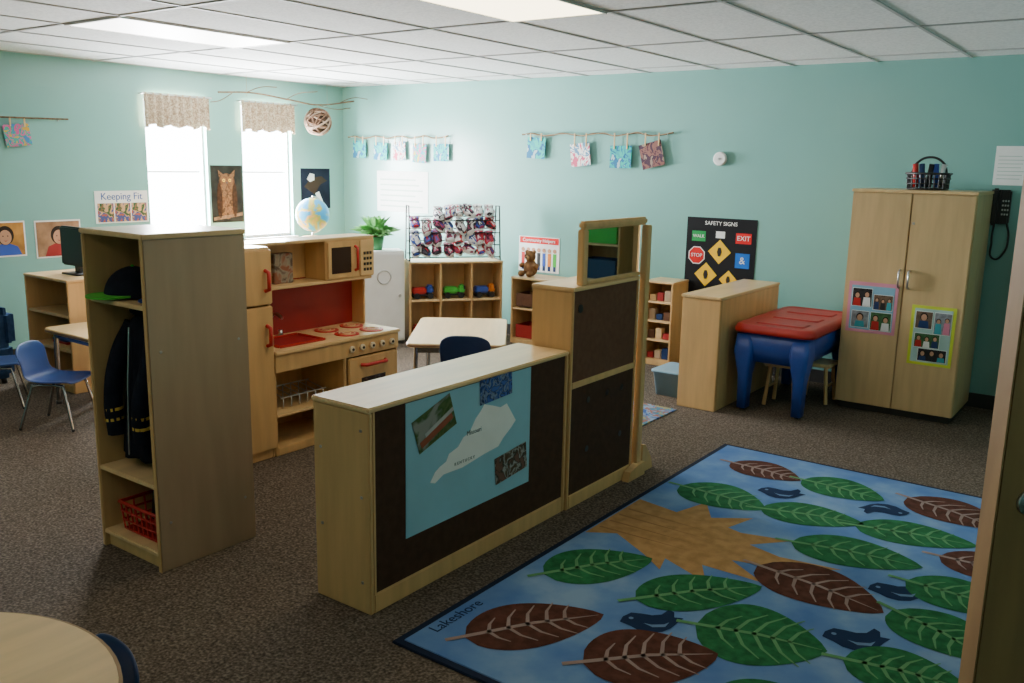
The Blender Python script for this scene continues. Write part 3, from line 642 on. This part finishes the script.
# low shelf at back wall, teddy, small block shelf
shelf_unit('low_wall_shelf',(-4.82,6.60,0),0,.62,.32,.62,2,2)
g=grp('teddy_bear',(-4.70,6.74,.62));FUR=mat('brown_fur',(.22,.11,.05),.95,.2,40,bump=.5)
sph('body',(0,0,.075),.07,FUR,g,sc=(1,.85,1.1));sph('head',(0,-.01,.185),.052,FUR,g)
for sx in(-1,1):
    sph('ear',(sx*.042,-.005,.225),.018,FUR,g,seg=12);sph('arm',(sx*.075,-.03,.10),.03,FUR,g,sc=(.8,1.4,.8),seg=14);sph('leg',(sx*.045,-.08,.030),.030,FUR,g,sc=(.9,1.6,.95),seg=14);sph('eye',(sx*.018,-.058,.195),.006,BLACK,g,seg=8)
sph('muzzle',(0,-.055,.175),.022,mat('tan_fur',(.4,.26,.13),.9),g,seg=14);sph('nose',(0,-.077,.180),.007,BLACK,g,seg=8)
for i,(xx,zz) in enumerate([(-4.67,.054),(-4.36,.054),(-4.36,.348),(-4.67,.348)]):bin_('toy_bin',xx,6.74,zz,.11,.11,.12,[DRED,NAVY,WHITE,BROWN2][i])
shelf_unit('block_shelf',(-3.45,6.62,0),0,.26,.29,.71,1,4)
for j in range(4):
    g=grp('block_set',(-3.32,6.72,.05+(.642)*j/4+.0095 if j else .051))
    for i in range(3):box('block_%d'%i,-.10+.068*i,-.042+.068*i,-.06,.0,0,.05+.02*((i+j)%3),[DRED,BROWN2,WOODT,WOODH,NAVY][(i*2+j)%5],g,bev=.003)
g=grp('storage_bin',(-2.78,5.9,0));CL=mat('pale_blue_plastic',(.25,.42,.55),.3)
loftrings('tub',[rrect(0,0,.20,.28,.03,.0),rrect(0,0,.24,.32,.03,.17),rrect(0,0,.26,.34,.03,.17),rrect(0,0,.26,.34,.03,.185)],CL,g)
box('alphabet_play_mat',-3.10,-2.55,4.75,5.45,0,.008,art('playmat',[(.05,.1,.3),(.2,.3,.42),(.3,.12,.10),(.06,.2,.3),(.3,.27,.14)],9,.9,'CONSTANT'),bev=.002)
# ---------------------------------------------------------------- wall decor
g=grp('keeping_fit_poster')
box('sheet',XL,XL+.004,4.07,4.56,1.07,1.345,PAPER,g,bev=0)
text('title','Keeping Fit',(XL+.005,4.315,1.295),.085,mat('ink_blue',(.02,.08,.28),.6),g,RL,.0015)
for i in range(3):box('picture_%d'%i,XL+.004,XL+.006,4.09+.155*i,4.235+.155*i,1.08,1.24,art('fitpic%d'%i,[(.20,.10,.04),(.03,.08,.03),(.5,.3,.15),(.05,.07,.2),(.35,.08,.04)],12,.6,'CONSTANT'),g,bev=0)
g=grp('owl_poster');box('sheet',XL,XL+.004,5.225,5.585,1.03,1.57,mat('owl_bg',(.016,.016,.013),.7,.5,9),g,bev=0)
OW=art('owl_feather',[(.03,.014,.007),(.10,.045,.02),(.17,.085,.04),(.05,.025,.012)],26,.8);OW2=mat('owl_face',(.15,.07,.033),.8,.3,30);X=XL+.0045
EL=lambda cy,cz,ry,rz,x_:[(x_,cy+ry*math.cos(q),cz+rz*math.sin(q)) for q in [j*math.pi/14 for j in range(28)]]
poly('owl_body',EL(5.40,1.26,.105,.20,X),OW,g,(.001,0,0));poly('owl_head',EL(5.40,1.42,.088,.075,X+.001),OW,g,(.001,0,0))
for s_ in(-1,1):
    poly('folded_wing',EL(5.40+s_*.085,1.24,.03,.17,X+.001),mat('owl_wing',(.035,.016,.008),.8,.3,30),g,(.001,0,0))
    poly('ear_tuft',[(X+.002,5.40+s_*.085,1.46),(X+.002,5.40+s_*.095,1.53),(X+.002,5.40+s_*.04,1.485)],OW,g,(.001,0,0))
    poly('face_disc',EL(5.40+s_*.036,1.42,.036,.042,X+.002),OW2,g,(.001,0,0));poly('eye',EL(5.40+s_*.034,1.43,.014,.014,X+.003),YEL,g,(.001,0,0));poly('pupil',EL(5.40+s_*.034,1.43,.008,.008,X+.004),BLACK,g,(.001,0,0))
poly('beak',[(X+.004,5.390,1.415),(X+.004,5.410,1.415),(X+.004,5.40,1.385)],BLACK,g,(.001,0,0))
poly('branch',[(X,5.24,1.08),(X,5.57,1.12),(X,5.57,1.09),(X,5.24,1.05)],TWIG,g,(.002,0,0))
g=grp('eagle_poster');box('sheet',XL,XL+.004,6.32,6.72,1.13,1.55,mat('eagle_bg',(.010,.014,.028),.7,.3,6),g,bev=0)
poly('wing',[(X,6.36,1.36),(X,6.46,1.45),(X,6.60,1.47),(X,6.68,1.42),(X,6.58,1.38),(X,6.50,1.28)],mat('eagle_brown',(.04,.025,.015),.6),g,(.001,0,0))
poly('head',[(X+.001,6.40,1.44),(X+.001,6.44,1.50),(X+.001,6.50,1.49),(X+.001,6.50,1.43),(X+.001,6.44,1.41)],PAPER,g,(.001,0,0));poly('tail',[(X+.001,6.55,1.20),(X+.001,6.62,1.19),(X+.001,6.56,1.31),(X+.001,6.51,1.29)],PAPER,g,(.001,0,0))
def face_poster(name,y0,y1,z0,z1,bg,shirt):
    g=grp(name);box('sheet',XL,XL+.004,y0,y1,z0,z1,PAPER,g,bev=0);box('photo',XL+.004,XL+.006,y0+.012,y1-.012,z0+.012,z1-.012,bg,g,bev=0)
    X=XL+.0065;cy=(y0+y1)/2;cz=(z0+z1)/2
    poly('shirt',[(X,cy-.12,z0+.013),(X,cy+.12,z0+.013),(X,cy+.09,cz-.06),(X,cy+.03,cz-.035),(X,cy-.03,cz-.035),(X,cy-.09,cz-.06)],shirt,g,(.0005,0,0))
    poly('hair',EL(cy,cz+.03,.066,.075,X+.001),HAIR,g,(.0005,0,0));poly('face',EL(cy,cz+.015,.047,.058,X+.002),SKIN,g,(.0005,0,0))
    for s_ in(-1,1):poly('eye',EL(cy+s_*.018,cz+.025,.005,.005,X+.003),BLACK,g,(.0005,0,0))
    poly('smile',[(X+.003,cy-.018,cz-.008),(X+.003,cy,cz-.018),(X+.003,cy+.018,cz-.008),(X+.003,cy,cz-.012)],DRED,g,(.0005,0,0))
face_poster('child_photo_print',3.16,3.475,.84,1.12,mat('amber_bg',(.42,.20,.05),.6,.3),BLUE)
face_poster('child_photo_print',3.55,3.93,.81,1.115,mat('tan_bg',(.32,.18,.10),.6,.3),DRED)
# strings of art
ARTC=[[(.7,.7,.7),(.05,.35,.4),(.1,.5,.45),(.3,.1,.3)],[(.02,.10,.25),(.02,.33,.36),(.02,.45,.36),(.02,.15,.30),(.35,.5,.52)],[(.8,.8,.8),(.10,.25,.40),(.75,.78,.75),(.6,.10,.18),(.75,.75,.7)],[(.05,.2,.5),(.05,.35,.25),(.55,.10,.28),(.05,.35,.30),(.6,.35,.05)],[(.08,.03,.05),(.22,.10,.08),(.06,.03,.05),(.28,.20,.15)]]
def artstring(name,x0,x1,z,pics,Y):
    g=grp(name)
    n=14;pts=[(x0+(x1-x0)*i/n,Y,z+.012*math.sin(i*1.9)) for i in range(n+1)]
    tube('branch',pts,.007,TWIG,g,spline='B')
    tube('branch_twine',[(p[0],Y-.008,p[2]+.008*math.cos(i*2.3)) for i,p in enumerate(pts)],.003,STRING,g,spline='B')
    for x in(x0+.05,x1-.05):tube('nail',[(x,Y-.01,z),(x,YB,z+.003)],.004,METAL,g)
    for i,(cx,zt,w,hh,rt,ci) in enumerate(pics):
        m=art('art_%d_%d'%(int(x0*10),i),ARTC[ci],8+2*i,.6,'CONSTANT')
        zc=zt-hh/2
        box('artwork_%d'%i,cx-w/2,cx+w/2,Y-.004,Y-.001,zc-hh/2,zc+hh/2,m,g,bev=0,rot=(0,rt,0))
        for s_ in(-1,1):box('clothespin_%d'%i,cx+s_*w*.3-.006,cx+s_*w*.3+.006,Y-.012,Y-.005,zt-.03,z+.012,WOODH,g,bev=.002)
artstring('hanging_art_garland',-7.25,-5.84,1.885,[(-7.08,1.85,.19,.18,0,1),(-6.77,1.83,.19,.18,.05,1),(-6.50,1.84,.17,.19,-.05,2),(-6.22,1.82,.18,.19,.05,3),(-5.93,1.82,.20,.17,0,1)],6.90)
artstring('hanging_art_garland',-4.94,-3.40,1.905,[(-4.78,1.88,.20,.19,.06,1),(-4.30,1.83,.20,.20,-.12,2),(-3.89,1.81,.21,.19,0,1),(-3.59,1.84,.21,.21,-.25,4)],6.90)
g=grp('hanging_art_garland')
tube('branch',[(XL+.03,3.0,1.90),(XL+.03,3.3,1.915),(XL+.03,3.6,1.92),(XL+.03,3.88,1.925)],.007,TWIG,g,spline='B')
for y in(3.05,3.8):tube('nail',[(XL,y,1.91),(XL+.03,y,1.91)],.004,METAL,g)
o=box('artwork',XL+.024,XL+.027,3.37,3.57,1.70,1.87,art('lart',ARTC[3],16,.6,'CONSTANT'),g,bev=0,rot=(.12,0,0))
for y in(3.42,3.53):box('clothespin',XL+.027,XL+.034,y-.006,y+.006,1.85,1.925,WOODH,g,bev=.002)
# branch and wicker ball hung from ceiling
g=grp('hanging_branch_mobile')
tube('main_branch',[(-7.15,5.20,2.23),(-7.16,5.6,2.25),(-7.10,6.0,2.21),(-7.14,6.4,2.19),(-7.05,6.8,2.25)],.008,TWIG,g,spline='B')
for a_,b2,c2 in [((-7.15,5.5,2.245),(-7.05,5.6,2.30),(-7.0,5.75,2.31)),((-7.11,5.95,2.215),(-7.1,6.1,2.28),(-7.05,6.3,2.31)),((-7.14,6.35,2.19),(-7.0,6.5,2.15),(-6.95,6.65,2.17)),((-7.1,6.6,2.21),(-7.0,6.75,2.28),(-6.9,6.85,2.27)),((-7.15,5.35,2.23),(-7.2,5.25,2.16),(-7.2,5.15,2.14))]:
    tube('twig',[a_,b2,c2],.004,TWIG,g,spline='B')
for y in(5.5,6.5):tube('hanging_string',[(-7.13,y,2.21),(-7.13,y,2.41)],.0015,STRING,g)
tube('ball_string',[(-7.12,6.36,2.19),(-7.12,6.36,2.08)],.0015,STRING,g)
WB=[mat('wicker_a',(.12,.065,.04),.8,.3,20),mat('wicker_b',(.28,.19,.14),.8,.2,20)]
for i in range(22):
    ax=Vector((random.gauss(0,1),random.gauss(0,1),random.gauss(0,1))).normalized();u=ax.orthogonal().normalized();v=ax.cross(u);rr=.115+.020*random.random()
    tube('wicker_ring_%d'%i,[tuple(Vector((-7.12,6.36,2.02))+u*rr*math.cos(q)+v*rr*math.sin(q)) for q in [j*math.pi/12 for j in range(24)]],.008,WB[i%2],g,cyclic=True)
sph('wicker_core',(-7.12,6.36,2.02),.108,mat('wicker_core',(.07,.04,.025),.9,.4,30),g)
# detector
g=grp('smoke_detector');cyl('housing',(-2.98,YB-.018,1.71),.055,.036,WHITE,g,rot=(math.pi/2,0,0),bev=.008);cyl('led_ring',(-2.98,YB-.038,1.71),.010,.006,METAL,g,rot=(math.pi/2,0,0));
# safety signs poster
g=grp('community_signs_poster');Y=YB
box('board',-3.24,-2.635,Y-.005,Y,.60,1.235,mat('black_board',(.012,.012,.014),.6),g,bev=0)
def shape(nm,cx,cz,r,n,a0,m,e=.006,sx=1,sz=1):
    poly(nm,[(cx+sx*r*math.cos(a0+2*math.pi*i/n),Y-e,cz+sz*r*math.sin(a0+2*math.pi*i/n)) for i in range(n)],m,g,(0,-.001,0))
SG=mat('sign_green',(.02,.30,.08),.6);SR=mat('sign_red',(.62,.02,.02),.6);SB=mat('sign_blue',(.02,.14,.55),.6)
shape('walk_sign',-3.13,1.08,.085,4,math.pi/4,SG,sx=1.0,sz=.7);text('walk_text','WALK',(-3.13,Y-.008,1.08),.036,PAPER,g,RB)
shape('exit_sign',-2.74,1.08,.085,4,math.pi/4,SR,sx=1.1,sz=.7);text('exit_text','EXIT',(-2.74,Y-.008,1.08),.055,PAPER,g,RB)
shape('school_bus_sign',-2.94,1.10,.055,4,math.pi/4,PAPER,sx=1.0,sz=.7)
shape('stop_octagon_border',-3.14,.92,.078,8,math.pi/8,PAPER,.0055);shape('stop_octagon',-3.14,.92,.070,8,math.pi/8,SR,.0065);text('stop_text','STOP',(-3.14,Y-.009,.92),.042,PAPER,g,RB)
shape('crossing_diamond',-2.94,.96,.10,4,0,YEL);shape('crossing_figure',-2.94,.96,.035,6,0,BLACK,.0075,.6,1.2)
shape('accessible_sign',-2.74,.90,.085,4,math.pi/4,SB);text('access_text','&',(-2.74,Y-.008,.90),.08,PAPER,g,RB)
shape('yield_diamond',-3.05,.765,.10,4,0,YEL);shape('yield_figure',-3.05,.765,.035,6,0,BLACK,.0075,.6,1.2)
shape('crossing_diamond_low',-2.85,.735,.08,4,0,YEL);shape('pedestrian_figure',-2.85,.735,.03,6,0,BLACK,.0075,.6,1.2)
shape('phone_sign',-2.71,.70,.055,4,math.pi/4,SG)
text('title','SAFETY SIGNS',(-2.94,Y-.007,1.19),.045,PAPER,g,RB)
# community helpers poster
g=grp('community_helpers_poster')
box('sheet',-4.97,-4.51,Y-.004,Y,.64,.97,PAPER,g,bev=0);box('banner',-4.96,-4.52,Y-.006,Y-.004,.905,.965,SR,g,bev=0)
text('title','Community Helpers',(-4.74,Y-.008,.935),.045,PAPER,g,RB)
for i in range(7):
    cx=-4.92+.06*i;mm=[RED,NAVY,YEL,BLACK,BLUE,ORANGE,GREEN][i]
    box('figure_body_%d'%i,cx-.018,cx+.018,Y-.006,Y-.004,.70,.82,mm,g,bev=0);shape('figure_head_%d'%i,cx,.845,.02,12,0,SKIN)
    box('figure_legs_%d'%i,cx-.014,cx+.014,Y-.006,Y-.004,.655,.70,NAVY,g,bev=0)
# white chart
g=grp('white_wall_chart');box('sheet',-6.85,-6.13,Y-.004,Y,1.12,1.54,PAPER,g,bev=0)
for i in range(6):box('row_%d'%i,-6.80,-6.2-.05*(i%3),Y-.0055,Y-.004,1.17+.055*i,1.185+.055*i,mat('ink_pale',(.45,.55,.5),.6),g,bev=0)
# ---------------------------------------------------------------- light
w=bpy.data.worlds.new('w');bpy.context.scene.world=w;w.use_nodes=True
w.node_tree.nodes['Background'].inputs[0].default_value=(.88,.95,1,1);w.node_tree.nodes['Background'].inputs[1].default_value=20
for (a,c_) in [W1,W2]:
    l=bpy.data.lights.new('daylight','AREA');l.shape='RECTANGLE';l.size=1.3;l.size_y=c_-a;l.energy=430;l.color=(.95,.98,1)
    o=bpy.data.objects.new('window_daylight',l);C.objects.link(o);o.location=(XL-.16,(a+c_)/2,(WZ0+WZ1)/2);o.rotation_euler=(0,-math.pi/2,0)
# ---------------------------------------------------------------- camera
p=math.radians(11.3);th=math.radians(36);rho=.0195
F=Vector((-math.sin(th)*math.cos(p),math.cos(th)*math.cos(p),-math.sin(p)));R0=Vector((math.cos(th),math.sin(th),0));U0=R0.cross(F)
Rc=R0*math.cos(rho)+U0*math.sin(rho);Uc=U0*math.cos(rho)-R0*math.sin(rho)
cd=bpy.data.cameras.new('camera');cam=bpy.data.objects.new('camera',cd);C.objects.link(cam)
cd.sensor_width=36;cd.lens=890/1024*36;cd.clip_start=.05
M=Matrix((Rc,Uc,-F)).transposed().to_4x4();M.translation=Vector((0,0,1.64));cam.matrix_world=M
bpy.context.scene.camera=cam
